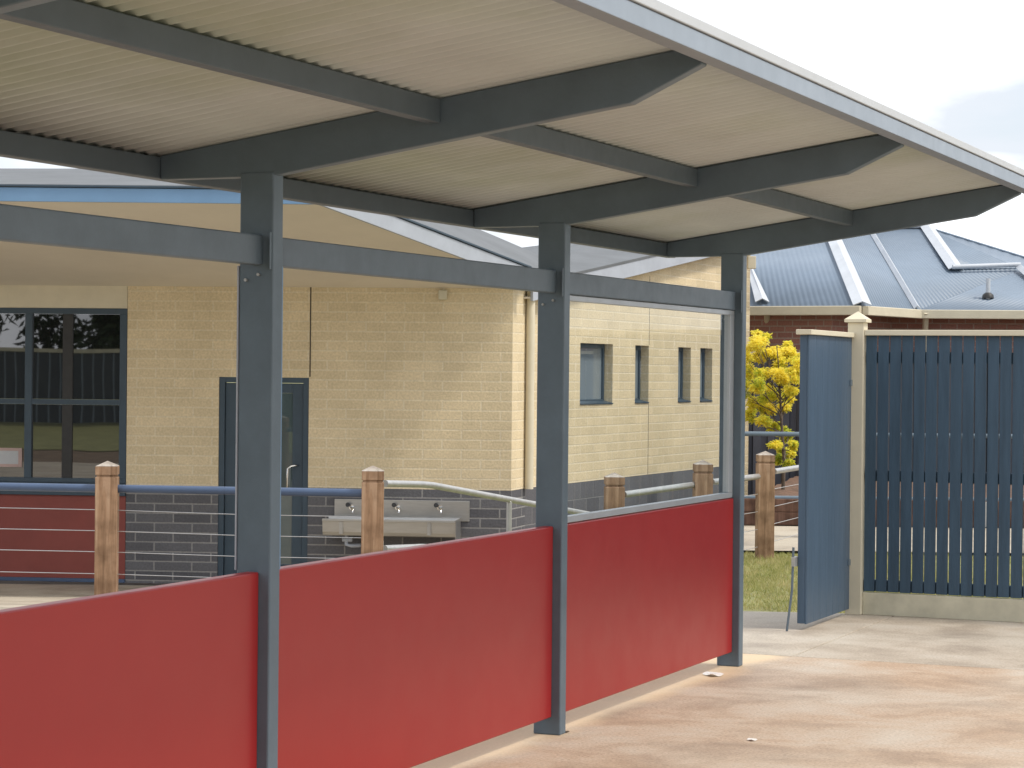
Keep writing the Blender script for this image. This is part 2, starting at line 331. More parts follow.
# ------------------------------------------------------------------ walkway shelter (local x = along, local y = -t)
S = thing('walkway_shelter', 'charcoal steel walkway shelter with cream corrugated roof and red infill panels', 'shelter', P1, ANG)
BAY = 2.65
RS = [-2 * BAY, -BAY, 0, BAY, 2 * BAY]
PW0, PW1, PD = -.088, .040, .072
def zb(t): return 2.249 + .15 * t
def lp(s, t, z): return Vector((s, -t, z))
for i, s in enumerate(RS):
    # post: hollow section with small base weld and end plates
    mb = MB(); mb.box(s, s + PD, -PW1, -PW0, 0.0, 2.262); mb.build('post', M['steel'], S, .006)
    mb = MB(); mb.box(s - .012, s + .0, -PW1 + .004, -.03, 1.935, 2.06); mb.build('cleat', M['steel'], S, .002)
    for zz in (1.90, 2.1):
        pass
    # rafter: cranked, tapered tip
    poly = [(-.402, 2.245), (.02, 2.247), (1.30, zb(1.30)), (1.535, 2.556), (1.535, zb(1.535) + .138), (-.402, zb(-.402) + .138)]
    mb = MB(); mb.prism([lp(s + .004, t, z) for t, z in poly], (.052, 0, 0)); mb.build('rafter', M['steel'], S, .004)
    if i < 4:
        a, b = s + PD, s + BAY
        mb = MB(); mb.box(a + .001, b - .001, -.002, .046, 1.95, 2.05); mb.build('beam', M['steel_beam'], S, .005)
        mb = MB(); mb.box(a + .001, b - .001, .0, .046, .078, .922); pn = mb.build('infill_panel', M['red'], S, .006)
        ra, rb = s + .058, s + BAY + .002
        for tc_, zt in ((.63, None),):
            z1 = zb(tc_) + .134
            mb = MB(); mb.box(ra, rb, -tc_ - .02, -tc_ + .028, z1 - .074, z1 + .003); mb.build('purlin', M['purlin'], S, .003)
        # paired bolts on the near face
        mb = MB()
for t0, t1, z0, z1, nm, m in ((-.455, -.403, 2.248, 2.323, 'eave_purlin', 'purlin'),):
    mb = MB(); mb.box(RS[0] - .15, RS[-1] + .16, -t1, -t0, z0, z1); mb.build(nm, M[m], S, .004)
# bolts
for s in RS[1:]:
    for t, z in ((-.060, 1.90), (-.012, 1.918)):
        mb = MB(); mb.tube([lp(s, t, z), lp(s - .009, t, z)], .0055, 8); mb.build('bolt', M['galv'], S)

# front edge beam with pale face, capping above it
A, B = RS[0] - .15, RS[-1] + .16
mb = MB(); mb.prism([lp(A, 1.537, 2.562), lp(A, 1.600, 2.562), lp(A, 1.600, 2.622), lp(A, 1.590, 2.622), lp(A, 1.590, 2.584), lp(A, 1.537, 2.584)], (B - A, 0, 0)); mb.build('edge_beam', M['fascia'], S, .002)
mb = MB(); mb.prism([lp(A - .02, 1.560, 2.625), lp(A - .02, 1.606, 2.625), lp(A - .02, 1.606, 2.657), lp(A - .02, 1.45, 2.653), lp(A - .02, 1.45, 2.640), lp(A - .02, 1.560, 2.640)], (B - A + .04, 0, 0)); mb.build('roof_capping', M['capping'], S, .003)
# corrugated sheet: waves across the walkway
mb = MB(); seg = 8; wl = .0762; n = int((B - A) / wl * seg)
vs = []
ts = [-.52, 0, .5, 1.0, 1.555]
for k in range(n + 1):
    s = A + (B - A) * k / n; wz = .0105 * math.sin(2 * PI * (s - A) / wl) - (.004 if ((s - A) % (wl * 10)) < wl * .55 else 0)
    for t in ts: vs.append(lp(s, t, zb(t) + .148 + wz))
m_ = len(ts)
mb.add(vs, [(k * m_ + j, k * m_ + j + 1, (k + 1) * m_ + j + 1, (k + 1) * m_ + j) for k in range(n) for j in range(m_ - 1)], True)
o = mb.build('roof_sheet', M['sheet'], S)
so = o.modifiers.new('thick', 'SOLIDIFY'); so.thickness = .0015; so.offset = 1
# glazed screen in the far bay
a, b = RS[3] + PD + .002, RS[4] - .002
fr = MB(); fr.box(a, b, .006, .040, .926, .955); fr.box(a, b, .006, .040, 1.922, 1.947)
fr.box(a, a + .03, .006, .040, .9552, 1.9218); fr.box(b - .075, b, .006, .040, .9552, 1.9218)
gf = fr.build('glazing_frame', M['alu'], S, .002)
mb = MB(); mb.box(a + .0302, b - .0752, .020, .026, .9552, 1.9218); mb.build('pane', M['glass_clear'], gf)
# pale edge strips where clear side sheets clip on to the second post
for s in (0,):
    mb = MB(); mb.box(s + PD + .001, s + PD + .02, -.03, -.012, .925, 1.948); mb.build('edge_strip', M['blue_fascia'], S, .001)
    mb = MB(); mb.box(s - .003, s + .02, -PW0 + .001, -PW0 + .006, .925, 1.948); mb.build('edge_strip', M['white'], S, .001)

# ------------------------------------------------------------------ walls with openings
def wall(name, m, parent, L0, L1, z0, top, thick, holes=(), **kw):
    """local x along wall, outward = -y; top is a number or function of x"""
    tf = top if callable(top) else (lambda x: top)
    xs = sorted(set([L0, L1] + [h[0] for h in holes] + [h[1] for h in holes])); xs = [x for x in xs if L0 <= x <= L1]
    zs = sorted(set([z0] + [h[2] for h in holes] + [h[3] for h in holes])); zs = [z for z in zs if z >= z0]
    def zz(j, x): return zs[j] if j < len(zs) else tf(x)
    def hole(i, j):
        cx = (xs[i] + xs[i + 1]) / 2; cz = (zz(j, cx) + zz(j + 1, cx)) / 2
        return any(h[0] < cx < h[1] and h[2] < cz < h[3] for h in holes)
    mb = MB(); nz = len(zs)
    for i in range(len(xs) - 1):
        for j in range(nz):
            a, b = xs[i], xs[i + 1]
            if hole(i, j): continue
            q = [(a, zz(j, a)), (b, zz(j, b)), (b, zz(j + 1, b)), (a, zz(j + 1, a))]
            mb.add([(x, 0, z) for x, z in q], [(0, 1, 2, 3)]); mb.add([(x, thick, z) for x, z in q], [(3, 2, 1, 0)])
            for (di, dj, e) in ((-1, 0, (3, 0)), (1, 0, (1, 2)), (0, -1, (0, 1)), (0, 1, (2, 3))):
                ii, jj = i + di, j + dj
                if 0 <= ii < len(xs) - 1 and 0 <= jj < nz and not hole(ii, jj): continue
                (xa, za), (xb, zb_) = q[e[0]], q[e[1]]
                mb.add([(xa, 0, za), (xb, 0, zb_), (xb, thick, zb_), (xa, thick, za)], [(3, 2, 1, 0)])
    return mb.build(name, m, parent, **kw)

# ------------------------------------------------------------------ main building
BD = thing('school_building', 'single storey cream block building with charcoal base and butterfly roof behind the red panels', 'building', (0, 24, -.63))
def rel(v): return Vector(v) - Vector((0, 24, -.63))
# front wall
pL = at(-180, 400, 24.2); pC = at(512, 400, 23.5); pL.z = pC.z = 0
d = (pC - pL); LF = d.length; d.normalize(); aF = math.atan2(d.y, d.x)
nF = Vector((d.y, -d.x, 0))
def fx(x):   # image column -> length along front wall
    k = (x - 512) / F
    # solve pL + d*q on ray X = k*Y (roll ignored)
    return (k * pL.y - pL.x) / (d.x - k * d.y)
def FP(q, out, z): return rel(pL + d * q + nF * out + Vector((0, 0, z)))
xw = fx(127)
loc = rel(pL)
FLOOR, BASE, TOP = -.63, .388, 2.50
TOP2 = 2.452
xd0, xd1 = fx(219), fx(309)
# cream block wall and charcoal base, door hole through both
holes = [(xd0, xd1, FLOOR + .0, 1.52)]
wall('wall', M['block'], BD, xw, LF, BASE, TOP, .2, [(xd0, xd1, BASE, 1.52)], loc=loc, rz=aF)
wall('base_course', M['block_grey'], BD, xw, xd0, FLOOR, BASE - .001, .203, loc=loc + nF * .0, rz=aF)
wall('base_course', M['block_grey'], BD, xd1, LF, FLOOR, BASE - .001, .203, loc=loc, rz=aF)
# window wall
hd = 2.218
wall('head_panel', M['cream'], BD, -4, xw - .004, hd + .002, TOP, .15, loc=loc, rz=aF)
wall('cladding_panel', M['red_dark'], BD, -4, xw - .004, FLOOR + .04, .27, .12, loc=loc, rz=aF)
def fbox(name, m, q0, q1, o0, o1, z0, z1, parent=BD, bevel=.003, **kw):
    mb = MB(); mb.box(q0, q1, -o1, -o0, z0, z1)
    if parent is BD: return mb.build(name, M[m], BD, bevel, loc=loc, rz=aF, **kw)
    return mb.build(name, M[m], parent, bevel, **kw)
fbox('sill_band', 'frame', -4, xw - .004, -.1, .03, .272, .40)
fbox('plinth', 'blue_rail', -4, xw - .004, -.1, .012, FLOOR, FLOOR + .038)
# window frame and panes
wn = MB(); xm1 = fx(29); fwid = .055
def fr_box(mb, q0, q1, z0, z1, o0=-.06, o1=.006): mb.box(q0, q1, -o1, -o0, z0, z1)
verts = [fx(-165), fx(-60), xm1, xw - .034]
fr_box(wn, -4, xw - .004, hd - .06, hd); fr_box(wn, -4, xw - .004, .402, .45)
for q in verts + [fx(-40)]: fr_box(wn, q - .045, q + .03, .4502, hd - .0602)
tz = 1.245
segs = [-4] + verts
for q0, q1 in zip(segs[:-1], segs[1:]): fr_box(wn, q0 + .031, q1 - .046, tz - .03, tz + .025)
wo = wn.build('window', M['frame'], BD, .003, loc=loc, rz=aF)
for q0, q1 in zip(segs[:-1], segs[1:]):
    for z0, z1 in ((.4505, tz - .031), (tz + .026, hd - .061)):
        mb = MB(); mb.box(q0 + .031, q1 - .046, .030, .036, z0, z1); mb.build('pane', M['glass_dark'], wo)
# dark inner mullion (post of the room seen in the glass line)
mb = MB(); mb.box(fx(62), fx(72), .012, .029, .4505, tz - .031); mb.box(fx(62), fx(72), .012, .029, tz + .026, hd - .061); mb.build('mullion', M['black'], wo)
# return pier at the corner, then the long side wall
pR = at(526, 400, 24.0); pR.z = 0
dr = (pR - pC); LR = dr.length; aR = math.atan2(dr.y, dr.x)
wall('wall', M['block'], BD, .0, LR, BASE, TOP, .12, loc=rel(pC), rz=aR)
wall('base_course', M['block_grey'], BD, .0, LR, FLOOR, BASE - .001, .123, loc=rel(pC), rz=aR)
def Yf(x): return 24 * 957 / (1482 - x)
pS = at(526, 400, Yf(526)); pS.z = 0
def sx(x):
    k = (x - 512) / F
    return (k * pS.y - pS.x) / (U.x - k * U.y)
LS = sx(749)
q1, q2 = sx(618), sx(706)
def side_top(q): return 2.728 + (q - q1) * (3.143 - 2.728) / (q2 - q1)
openings = [(sx(580), sx(612.5)), (sx(635), sx(648.5)), (sx(678), sx(690.5)), (sx(700), sx(712))]
WZ0, WZ1 = 1.25, 1.93
locS = rel(pS)
wall('wall', M['block'], BD, 0, LS, BASE, side_top, .2, [(a, b, WZ0, WZ1) for a, b in openings], loc=locS, rz=ANG)
wall('base_course', M['block_grey_big'], BD, 0, LS, FLOOR, BASE - .001, .203, loc=locS, rz=ANG)
def sbox(name, m, q0, q1, o0, o1, z0, z1, bevel=.003, parent=None):
    mb = MB(); mb.box(q0, q1, -o1, -o0, z0, z1)
    if parent: return mb.build(name, M[m], parent, bevel)
    return mb.build(name, M[m], BD, bevel, loc=locS, rz=ANG)
for a, b in openings:
    mb = MB(); D0, D1 = .10, .15
    mb.box(a, b, D0, D1, WZ1 - .05, WZ1); mb.box(a, b, D0, D1, WZ0, WZ0 + .05)
    mb.box(a, a + .05, D0, D1, WZ0 + .0502, WZ1 - .0502); mb.box(b - .05, b, D0, D1, WZ0 + .0502, WZ1 - .0502)
    wf = mb.build('window', M['frame'], BD, .003, loc=locS, rz=ANG)
    mb = MB(); mb.box(a + .0502, b - .0502, D0 + .02, D0 + .026, WZ0 + .0502, WZ1 - .0502); mb.build('pane', M['glass_grey'], wf)
    mb = MB(); mb.prism([(a + .001, -.012, WZ0 - .006), (b - .001, -.012, WZ0 - .006), (b - .001, .099, WZ0 + .022), (a + .001, .099, WZ0 + .022)], (0, 0, .012)); mb.build('sill', M['frame'], wf)
sbox('control_joint', 'joint', sx(648.5) + .002, sx(648.5) + .010, -.01, .002, BASE, WZ0 - .01, 0)
sbox('control_joint', 'joint', sx(648.5) + .002, sx(648.5) + .010, -.01, .002, WZ1 + .01, side_top(sx(648.5)) - .1, 0)
mb = MB(); mb.box(xd1 + .004, xd1 + .016, -.003, .01, 1.53, TOP - .02); mb.build('control_joint', M['joint'], BD, loc=loc, rz=aF)
# back and far walls so the building is solid
far = pS + U * LS
mb = MB(); back = [rel(far), rel(far - Wv * 7), rel(far - Wv * 7) + Vector((-.15, .06, 0))]
wall('wall', M['block'], BD, 0, 6.5, FLOOR, 3.3, .2, loc=rel(far), rz=ANG + PI / 2)
# downpipes
def pipe(name, x, y0, y1, Y, rad, m='cream', out=.08):
    a_ = at(x, y0, Y); b_ = at(x, y1, Y); b_.x = a_.x; b_.y = a_.y
    mb = MB(); mb.tube([rel(a_), rel(b_)], rad, 14); return mb.build(name, M[m], BD)
dp = pipe('downpipe', 531, 286, 489, 23.95, .045)
fp = far + Wv * .07 - U * .05
c = rel(at(751.5, 262.5, 30.9)); mb = MB(); mb.box(c.x - .055, c.x + .055, c.y - .06, c.y + .06, c.z - .085, c.z + .085); mb.build('junction_box', M['cream'], BD, .008)
# small round wall light near the soffit
c = FP(fx(442), .0, at(442, 295, 23.6).z)
mb = MB(); mb.box(c.x - .045, c.x + .045, c.y - .05, c.y + .0, c.z - .05, c.z + .05); mb.build('wall_light', M['cream_dk'], BD, .012)

# canopy over the front: soffit rising outwards, blue fascia, raked white fascia
Yc = 20.5
cA = at(-260, 201, Yc); cB = at(317, 201, Yc); cC = at(528, 283, 23.45)
cA.z = cB.z = (cA.z + cB.z) / 2
wL = pL + d * -4 + Vector((0, 0, TOP2)); wR = pC + Vector((0, 0, TOP2))
mb = MB(); pts = [cA, cB, cC, wR - nF * .0, wL]
mb.add([rel(q) for q in pts] + [rel(q + Vector((0, 0, .03))) for q in pts], [(0, 1, 2), (0, 2, 3), (0, 3, 4), (5, 7, 6), (5, 8, 7), (5, 9, 8)]); mb.build('soffit', M['soffit'], BD)
def fascia(name, m, a, b, h, th=.03, lift=-.006, par=BD):
    a, b = Vector(a), Vector(b); dd = (b - a); dd.z = 0; dd.normalize(); n_ = Vector((dd.y, -dd.x, 0)) * th
    mb = MB(); z = Vector((0, 0, lift)); mb.prism([rel(a + z), rel(b + z), rel(b + z + Vector((0, 0, h))), rel(a + z + Vector((0, 0, h)))], n_)
    return mb.build(name, M[m], par, .003)
fascia('fascia', 'blue_fascia', cA, cB, .125)
fascia('fascia', 'white', cB, cC + (cC - cB) * .04, .15)
up1 = Vector((0, 0, .13))
fascia('roof_trim', 'frame', cA + up1, cB + up1, .018, .045)
fascia('roof_trim', 'frame', cB + up1 + Vector((0, 0, .025)), cC + Vector((0, 0, .155)), .02, .045)
# roof surface behind the fascias
rA = at(-260, 168, 24.5); rB = at(360, 171, 24.5); rB = at(345, 169, 24.5); rC = at(556, 262, 26)
rC.z += .0
mb = MB(); z = Vector((0, 0, .15)); pts = [cA + z, cB + z, cC + z + (cC - cB) * .04, rC, at(420, 204, 25), rB, rA]
pts2 = [rel(q) for q in pts]
cA2, cB2 = pts2[0], pts2[1]
mb.add(pts2, [(0, 1, 5, 6), (1, 2, 4, 5), (2, 3, 4)])
o = mb.build('roof', M['roof_grey'], BD); so = o.modifiers.new('t', 'SOLIDIFY'); so.thickness = .03; so.offset = -1
# back slope of that roof
mb = MB(); bk = [rA, rB, at(420, 204, 25), rC]
lo = [Vector((q.x - 1.0, q.y + 5.5, 2.3)) for q in bk]
mb.add([rel(q) for q in bk + lo], [(0, 1, 5, 4), (1, 2, 6, 5), (2, 3, 7, 6)]); mb.build('roof', M['roof_grey'], BD)
# right wing roof: verge board rising along the side wall
v0, v1 = -0.15, LS + .35
def SW(q, out, z): return rel(pS + U * q + Wv * out + Vector((0, 0, z)))
mb = MB(); mb.prism([SW(v0, .10, side_top(v0) - .02), SW(v1, .10, side_top(v1) - .02), SW(v1, .10, side_top(v1) + .17), SW(v0, .10, side_top(v0) + .17)], Wv * .03); mb.build('verge_board', M['white'], BD, .003)
mb = MB(); mb.prism([SW(v0, -.19, side_top(v0) + .004), SW(v1, -.19, side_top(v1) + .004), SW(v1, .099, side_top(v1) + .004), SW(v0, .099, side_top(v0) + .004)], (0, 0, .02)); mb.build('eave_lining', M['soffit'], BD)
mb = MB(); rr = [SW(v0, .14, side_top(v0) + .18), SW(v1, .14, side_top(v1) + .18), SW(v1, -.6, side_top(v1) + .27), SW(v0 + .9, -.6, side_top(v0 + .9) + .27), SW(v1, -6, side_top(v1) - .3), SW(v0 + .9, -3, side_top(v0) - .3)]
mb.add(rr, [(0, 1, 2, 3), (3, 2, 4, 5)]); o = mb.build('roof', M['roof_grey'], BD); so = o.modifiers.new('t', 'SOLIDIFY'); so.thickness = .03; so.offset = -1

# door
DR = thing_door = None
mb = MB(); z0, z1 = FLOOR, 1.519
o0, o1 = -.02, .07
mb.box(xd0 + .001, xd0 + .06, o0 + .03, o1 + .03, z0, z1); mb.box(xd1 - .06, xd1 - .001, o0 + .03, o1 + .03, z0, z1); mb.box(xd0 + .0602, xd1 - .0602, o0 + .03, o1 + .03, z1 - .055, z1)
do = mb.build('door', M['frame'], BD, .003, loc=loc, rz=aF)
a, b = xd0 + .064, xd1 - .064
mb = MB(); st = .11
mb.box(a, a + st, .035, .075, z0 + .02, z1 - .06); mb.box(b - st, b, .035, .075, z0 + .02, z1 - .06)
mb.box(a + st + .0002, b - st - .0002, .035, .075, z1 - .16, z1 - .06); mb.box(a + st + .0002, b - st - .0002, .035, .075, z0 + .02, z0 + .22)
mb.build('leaf', M['frame'], do, .003)
mb = MB(); mb.box(a + st + .0003, b - st - .0003, .05, .058, z0 + .221, z1 - .161); mb.build('pane', M['glass_teal'], do)
hx = b - st / 2 - .05; zc = .50
mb = MB(); hz0, hz1 = at(300, 491, 23.6).z, at(300, 466, 23.6).z
mb.tube([(hx + .06, .034, hz1), (hx + .03, -.03, hz1), (hx, -.05, hz1 - .004), (hx - .035, -.055, hz1 - .03), (hx - .04, -.055, hz0), (hx - .03, .034, hz0 - .02)], .011, 10); mb.build('handle', M['chrome'], do)

# ------------------------------------------------------------------ notice behind the big window
mb = MB(); nx0, nx1 = fx(-8), fx(22); nz0, nz1 = at(10, 467, 24).z, at(10, 448, 24).z
mb.box(nx0, nx1, .022, .0235, nz0, nz1)
no = mb.build('notice', mat('pink_border_paper', (.42, .30, .27), .7), None, loc=pL, rz=aF)
tag(no, 'small pink bordered paper notice low in the left window', 'notice')
mb = MB(); mb.box(nx0 + .03, nx1 - .04, .0205, .0218, nz0 + .03, nz1 - .03); mb.build('printed_sheet', mat('grey_paper', (.42, .43, .44), .7), no)

# ------------------------------------------------------------------ wash trough
s0, s1 = fx(331), fx(459); b0, b1 = fx(336), fx(471)
zr = at(400, 520, 23.2).z; zt = at(400, 500.5, 23.5).z
WT = thing('wash_trough', 'long stainless steel wash trough with three taps on the charcoal block wall', 'sink', pL + Vector((0, 0, 0)), aF)
mb = MB(); mb.box(b0, b1, -.022, -.004, zr - .03, zt); mb.build('splashback', M['ss'], WT, .004)
mb = MB()
# rim + curved basin profile (y outwards negative)
prof = [(-.45, zr + .004), (-.45, zr - .02), (-.43, zr - .02), (-.42, zr - .13), (-.39, zr - .165), (-.10, zr - .175), (-.06, zr - .15), (-.026, zr - .02), (-.026, zr + .004), (-.07, zr + .004), (-.09, zr - .12), (-.38, zr - .135), (-.40, zr - .1), (-.41, zr + .004)]
mb.prism([(s0, y, z) for y, z in prof], (s1 - s0 + .03, 0, 0)); mb.build('basin', M['ss'], WT, .003)
mb = MB(); mb.prism([(s1 + .031, -.45, zr + .006), (s1 + .031, -.44, zr - .19), (s1 + .031, -.40, zr - .30), (s1 + .031, -.024, zr - .30), (s1 + .031, -.024, zr + .006)], (.004, 0, 0)); mb.build('end_panel', M['ss'], WT)
for xx in (fx(349.5), fx(436)):
    mb = MB(); mb.box(xx - .02, xx + .02, -.436, -.424, zr - .15, zr - .022); mb.build('bracket', M['ss'], WT, .003)
for k in (353, 399, 441):
    xx = fx(k); zz = at(k, 508, 23.5).z
    t_ = MB(); t_.tube([(xx, -.02, zz), (xx + .01, -.09, zz - .002), (xx + .03, -.14, zz - .012), (xx + .032, -.15, zz - .045)], [.012, .012, .011, .010], 10)
    t_.tube([(xx, -.022, zz), (xx, -.028, zz)], .028, 14)
    to = t_.build('tap', M['chrome'], WT)
    k_ = MB(); k_.tube([(xx - .03, -.03, zz + .02), (xx - .03, -.075, zz + .028)], [.018, .024], 10); k_.build('tap_head', M['black'], to)
mb = MB(); xx = fx(352); mb.tube([(xx, -.25, zr - .17), (xx, -.25, zr - .27), (xx + .05, -.25, zr - .28), (xx + .12, -.2, zr - .28), (xx + .14, -.02, zr - .28)], .02, 10)
mb.tube([(fx(348), -.25, zr - .215), (fx(348) + .1, -.25, zr - .215)], .026, 10); mb.build('waste_pipe', M['white'], WT)

# ------------------------------------------------------------------ timber post railings
PWD = .074
def rail_post(parent, x, Y, ytop, m='wood', zbase=None, wd=PWD):
    c = at(x, ytop, Y); z1 = c.z; zb_ = gz(c.x, c.y) - .05 if zbase is None else zbase
    rot = ANG
    mb = MB(); w = wd
    mb.box(-w, w, -w, w, 0, z1 - .105 - zb_)
    mb.box(-w + .008, w - .008, -w + .008, w - .008, z1 - .105 - zb_, z1 - .09 - zb_)
    mb.box(-w, w, -w, w, z1 - .09 - zb_, z1 - .03 - zb_)
    ob = mb.build('post', M[m], parent, .004, loc=Vector((c.x, c.y, zb_)) - parent.location, rz=.06)
    cp = MB(); h0 = z1 - .03 - zb_
    cp.add([(-w, -w, h0), (w, -w, h0), (w, w, h0), (-w, w, h0), (0, 0, h0 + .035)], [(0, 1, 4), (1, 2, 4), (2, 3, 4), (3, 0, 4)])
    cp.build('post_cap', M['wood_cap'], ob)
    return c
R1 = at(107, 461, 15.7)
RA = thing('railing', 'timber post railing with blue pipe top rail and wires in front of the building', 'railing', (R1.x, R1.y, 0))
YA, YB = 15.7, 15.35
def YL(x): return YA + (YB - YA) * (x - 107) / 266
xs_ = [-160, 107.5, 373]
for x in xs_: rail_post(RA, x, YL(x), 461.5 + (x - 107) * .018)
for xa, xb in zip(xs_[:-1], xs_[1:]):
    for y0, kind in ((488.5, 'r'), (510, 'c'), (531, 'c'), (552, 'c'), (574, 'c')):
        sl = .018 if kind == 'r' else .027
        a = at(xa + 10, y0 + (xa + 10 - 107) * sl, YL(xa)); b = at(xb - 10, y0 + (xb - 10 - 107) * sl, YL(xb))
        mb = MB(); o_ = RA.location
        if kind == 'r':
            mb.tube([a - o_, b - o_], .028, 14); mb.build('top_rail', M['blue_rail'], RA)
        else:
            mid = (a + b) / 2 - Vector((0, 0, .006)); mb.tube([a - o_, mid - o_, b - o_], .0028, 6); mb.build('wire', M['cable'], RA)
# ramp handrails
a0 = at(385, 483.5, 15.5); a1 = at(428, 484.5, 16.2); a2 = at(604, 517, 20.8)
HR = thing('ramp_handrail', 'galvanised double handrail sloping down from the middle timber post to the building', 'handrail', (a0.x, a0.y, 0))
o_ = HR.location
for dz in (0, -.44):
    mb = MB(); zz = Vector((0, 0, dz)); br = a1.lerp(a0, .15)
    mb.tube([a0 + zz - o_, br + zz - o_, a1 + zz + (a2 - a1) * .02 - o_, a2 + zz - o_, a2 + zz + Vector((.06, .2, -.03)) - o_], .024, 12); mb.build('rail', M['galv'], HR)
    mb = MB(); mb.box(a0.x - o_.x - .02, a0.x - o_.x - .008, -.05, .05, a0.z + dz - .05, a0.z + dz + .05); mb.build('mounting_plate', M['galv'], HR)
for f in (.40, .9):
    q = a1.lerp(a2, f); mb = MB(); mb.tube([Vector((q.x, q.y, gz(q.x, q.y) - .02)) - o_, q - o_], .022, 10); mb.build('baluster', M['galv'], HR)
# right-hand timber railing
RB = thing('railing', 'timber posts joined by a steel handrail past the glazed bay to the lawn', 'railing', (.79, 17.8, 0)); o_ = RB.location
spec = [(614.5, 17.8, 473), (703, 18.8, 460.5), (765.5, 20.3, 451.5), (832, 22.6, 444)]
cs = [rail_post(RB, x, Y, yt, zbase=(-.06 if x > 700 else None)) for x, Y, yt in spec]
for (xa, ya, Ya), (xb, yb, Yb) in (((624, 494.5, 17.8), (696, 484.5, 18.8)), ((712, 482, 18.8), (758, 476.5, 20.2)), ((774, 471.5, 20.4), (824, 463.5, 22.5))):
    mb = MB(); mb.tube([at(xa, ya, Ya) - o_, at(xb, yb, Yb) - o_], .025, 12); mb.build('handrail', M['galv'], RB)
    for k in range(1, 5):
        mb = MB(); dz = Vector((0, 0, -.155 * k)); mb.tube([at(xa, ya, Ya) + dz - o_, at(xb, yb, Yb) + dz - o_], .0028, 6); mb.build('wire', M['cable'], RB)

# ------------------------------------------------------------------ gate, slat fence
G0 = at(856, 500, 15.42); G0.z = 0
FE = thing('slat_fence', 'navy blue slat fence with cream posts, cap rail and kickboard right of the gate', 'fence', G0, ANG - PI / 2)   # local x = to the right
def ploc(x0, x1, y0, y1, z0, z1, nm, m, par=FE, bev=.004): mb = MB(); mb.box(x0, x1, y0, y1, z0, z1); return mb.build(nm, M[m], par, bev)
for px in (0, 2.55, 5.1):
    po = ploc(px - .055, px + .055, -.055, .055, 0, 1.955, 'post', 'cream', bev=.006)
    mb = MB(); w = .074; mb.box(px - w, px + w, -w, w, 1.9552, 1.975)
    mb.add([(px - w, -w, 1.9752), (px + w, -w, 1.9752), (px + w, w, 1.9752), (px - w, w, 1.9752), (px, 0, 2.03)], [(0, 1, 4), (1, 2, 4), (2, 3, 4), (3, 0, 4)]); mb.build('post_cap', M['cream'], po)
for b0_ in (0, 2.55):
    a, b = b0_ + .056, b0_ + 2.494
    ploc(a, b, -.045, .06, 1.868, 1.905, 'cap_rail', 'cream')
    ploc(a, b, -.012, .035, .0, .15, 'kickboard', 'cream_dk')
    for z in (.195, .93, 1.72): ploc(a, b, .012, .05, z - .035, z + .04, 'rail', 'paling')
    pitch = .0815; k = 0; x = a + .004
    while x + .068 < b:
        mb = MB(); jx = random.uniform(-.0015, .0015); bt = .156 + random.uniform(0, .003)
        mb.box(x + jx, x + jx + .0725, -.010, .010, bt, 1.8675); mb.build('slat', M['paling'], FE, .002); x += pitch
# gate leaf swings towards the viewer (parallel to the walkway)
GL = thing('gate', 'open solid navy blue gate leaf with cream top cap beside the cream post', 'gate', G0 - Wv * .06, ANG + PI)  # local x = towards viewer
def gb(x0, x1, y0, y1, z0, z1, nm, m, bev=.003): mb = MB(); mb.box(x0, x1, y0, y1, z0, z1); return mb.build(nm, M[m], GL, bev)
ln = 1.11
gb(.02, ln, -.026, .02, .04, 1.85, 'frame_panel', 'gate_blue')
x = .022
while x < ln - .02:
    mb = MB(); w = min(.150, ln - .002 - x); mb.box(x, x + w, .0202, .034, .037, 1.852); mb.build('board', M['gate_blue'], GL, .0025); x += .1525
gb(.0, ln + .03, -.045, .055, 1.853, 1.885, 'top_cap', 'cream')
for z in (.35, 1.55): gb(-.01, .10, .0342, .042, z - .02, z + .02, 'hinge', 'steel', .002)
mb = MB(); mb.tube([(ln + .05, -.04, .52), (ln + .055, -.045, .25), (ln + .11, -.06, .0)], .008, 8); mb.build('drop_bolt', M['purlin'], GL)
mb = MB(); mb.box(ln - .02, ln + .06, -.05, -.027, .40, .46); mb.build('bolt_guide', M['galv'], GL, .002)

# ------------------------------------------------------------------ garden beyond
Yr = 24.45
TW = thing('retaining_wall', 'low dark timber sleeper wall edging the garden bed past the lawn', 'retaining wall', (2.4, Yr, 0))
for k in range(2):
    mb = MB(); mb.box(0, 7.5, 0, .09, .0 + k * .14, .137 + k * .14); mb.build('sleeper', M['sleeper'], TW, .006)
for x in (.25, 2.6, 5): mb = MB(); mb.box(x, x + .06, -.03, -.002, 0, .27); mb.build('upright', M['galv'], TW, .003)
sheet_ = MB(); n_ = 40
vs = []; 
for j in range(n_ + 1):
    for i in range(n_ + 1):
        x = 2.4 + 9 * i / n_ + (Yr - 24) * 0; y = Yr + .09 + 6.6 * j / n_
        x += max(0, (y - Yr)) * .22
        vs.append((x, y, .235 + .03 * random.random() - .02 * (i == 0)))
sheet_.add(vs, [(j * (n_ + 1) + i, j * (n_ + 1) + i + 1, (j + 1) * (n_ + 1) + i + 1, (j + 1) * (n_ + 1) + i) for j in range(n_) for i in range(n_)])
sheet_.build('garden_bed', M['mulch'], kind='structure')
# pipe fence above the sleepers
PF = thing('pipe_fence', 'dark two rail pipe fence along the top of the sleeper wall', 'fence', (2.45, Yr + .2, .2))
for y, nm in ((434, 'top_rail'), (498, 'bottom_rail')):
    zz = at(775, y, Yr + .2).z - .2; mb = MB(); mb.tube([(-.02, 0, zz), (7.5, 0, zz)], .026, 12); mb.build(nm, M['steel'], PF)
for x in (-.02, 1.55, 3.4, 5.3, 7.5): mb = MB(); mb.tube([(x, 0, -.05), (x, 0, .78)], .025, 12); mb.build('post', M['steel'], PF)
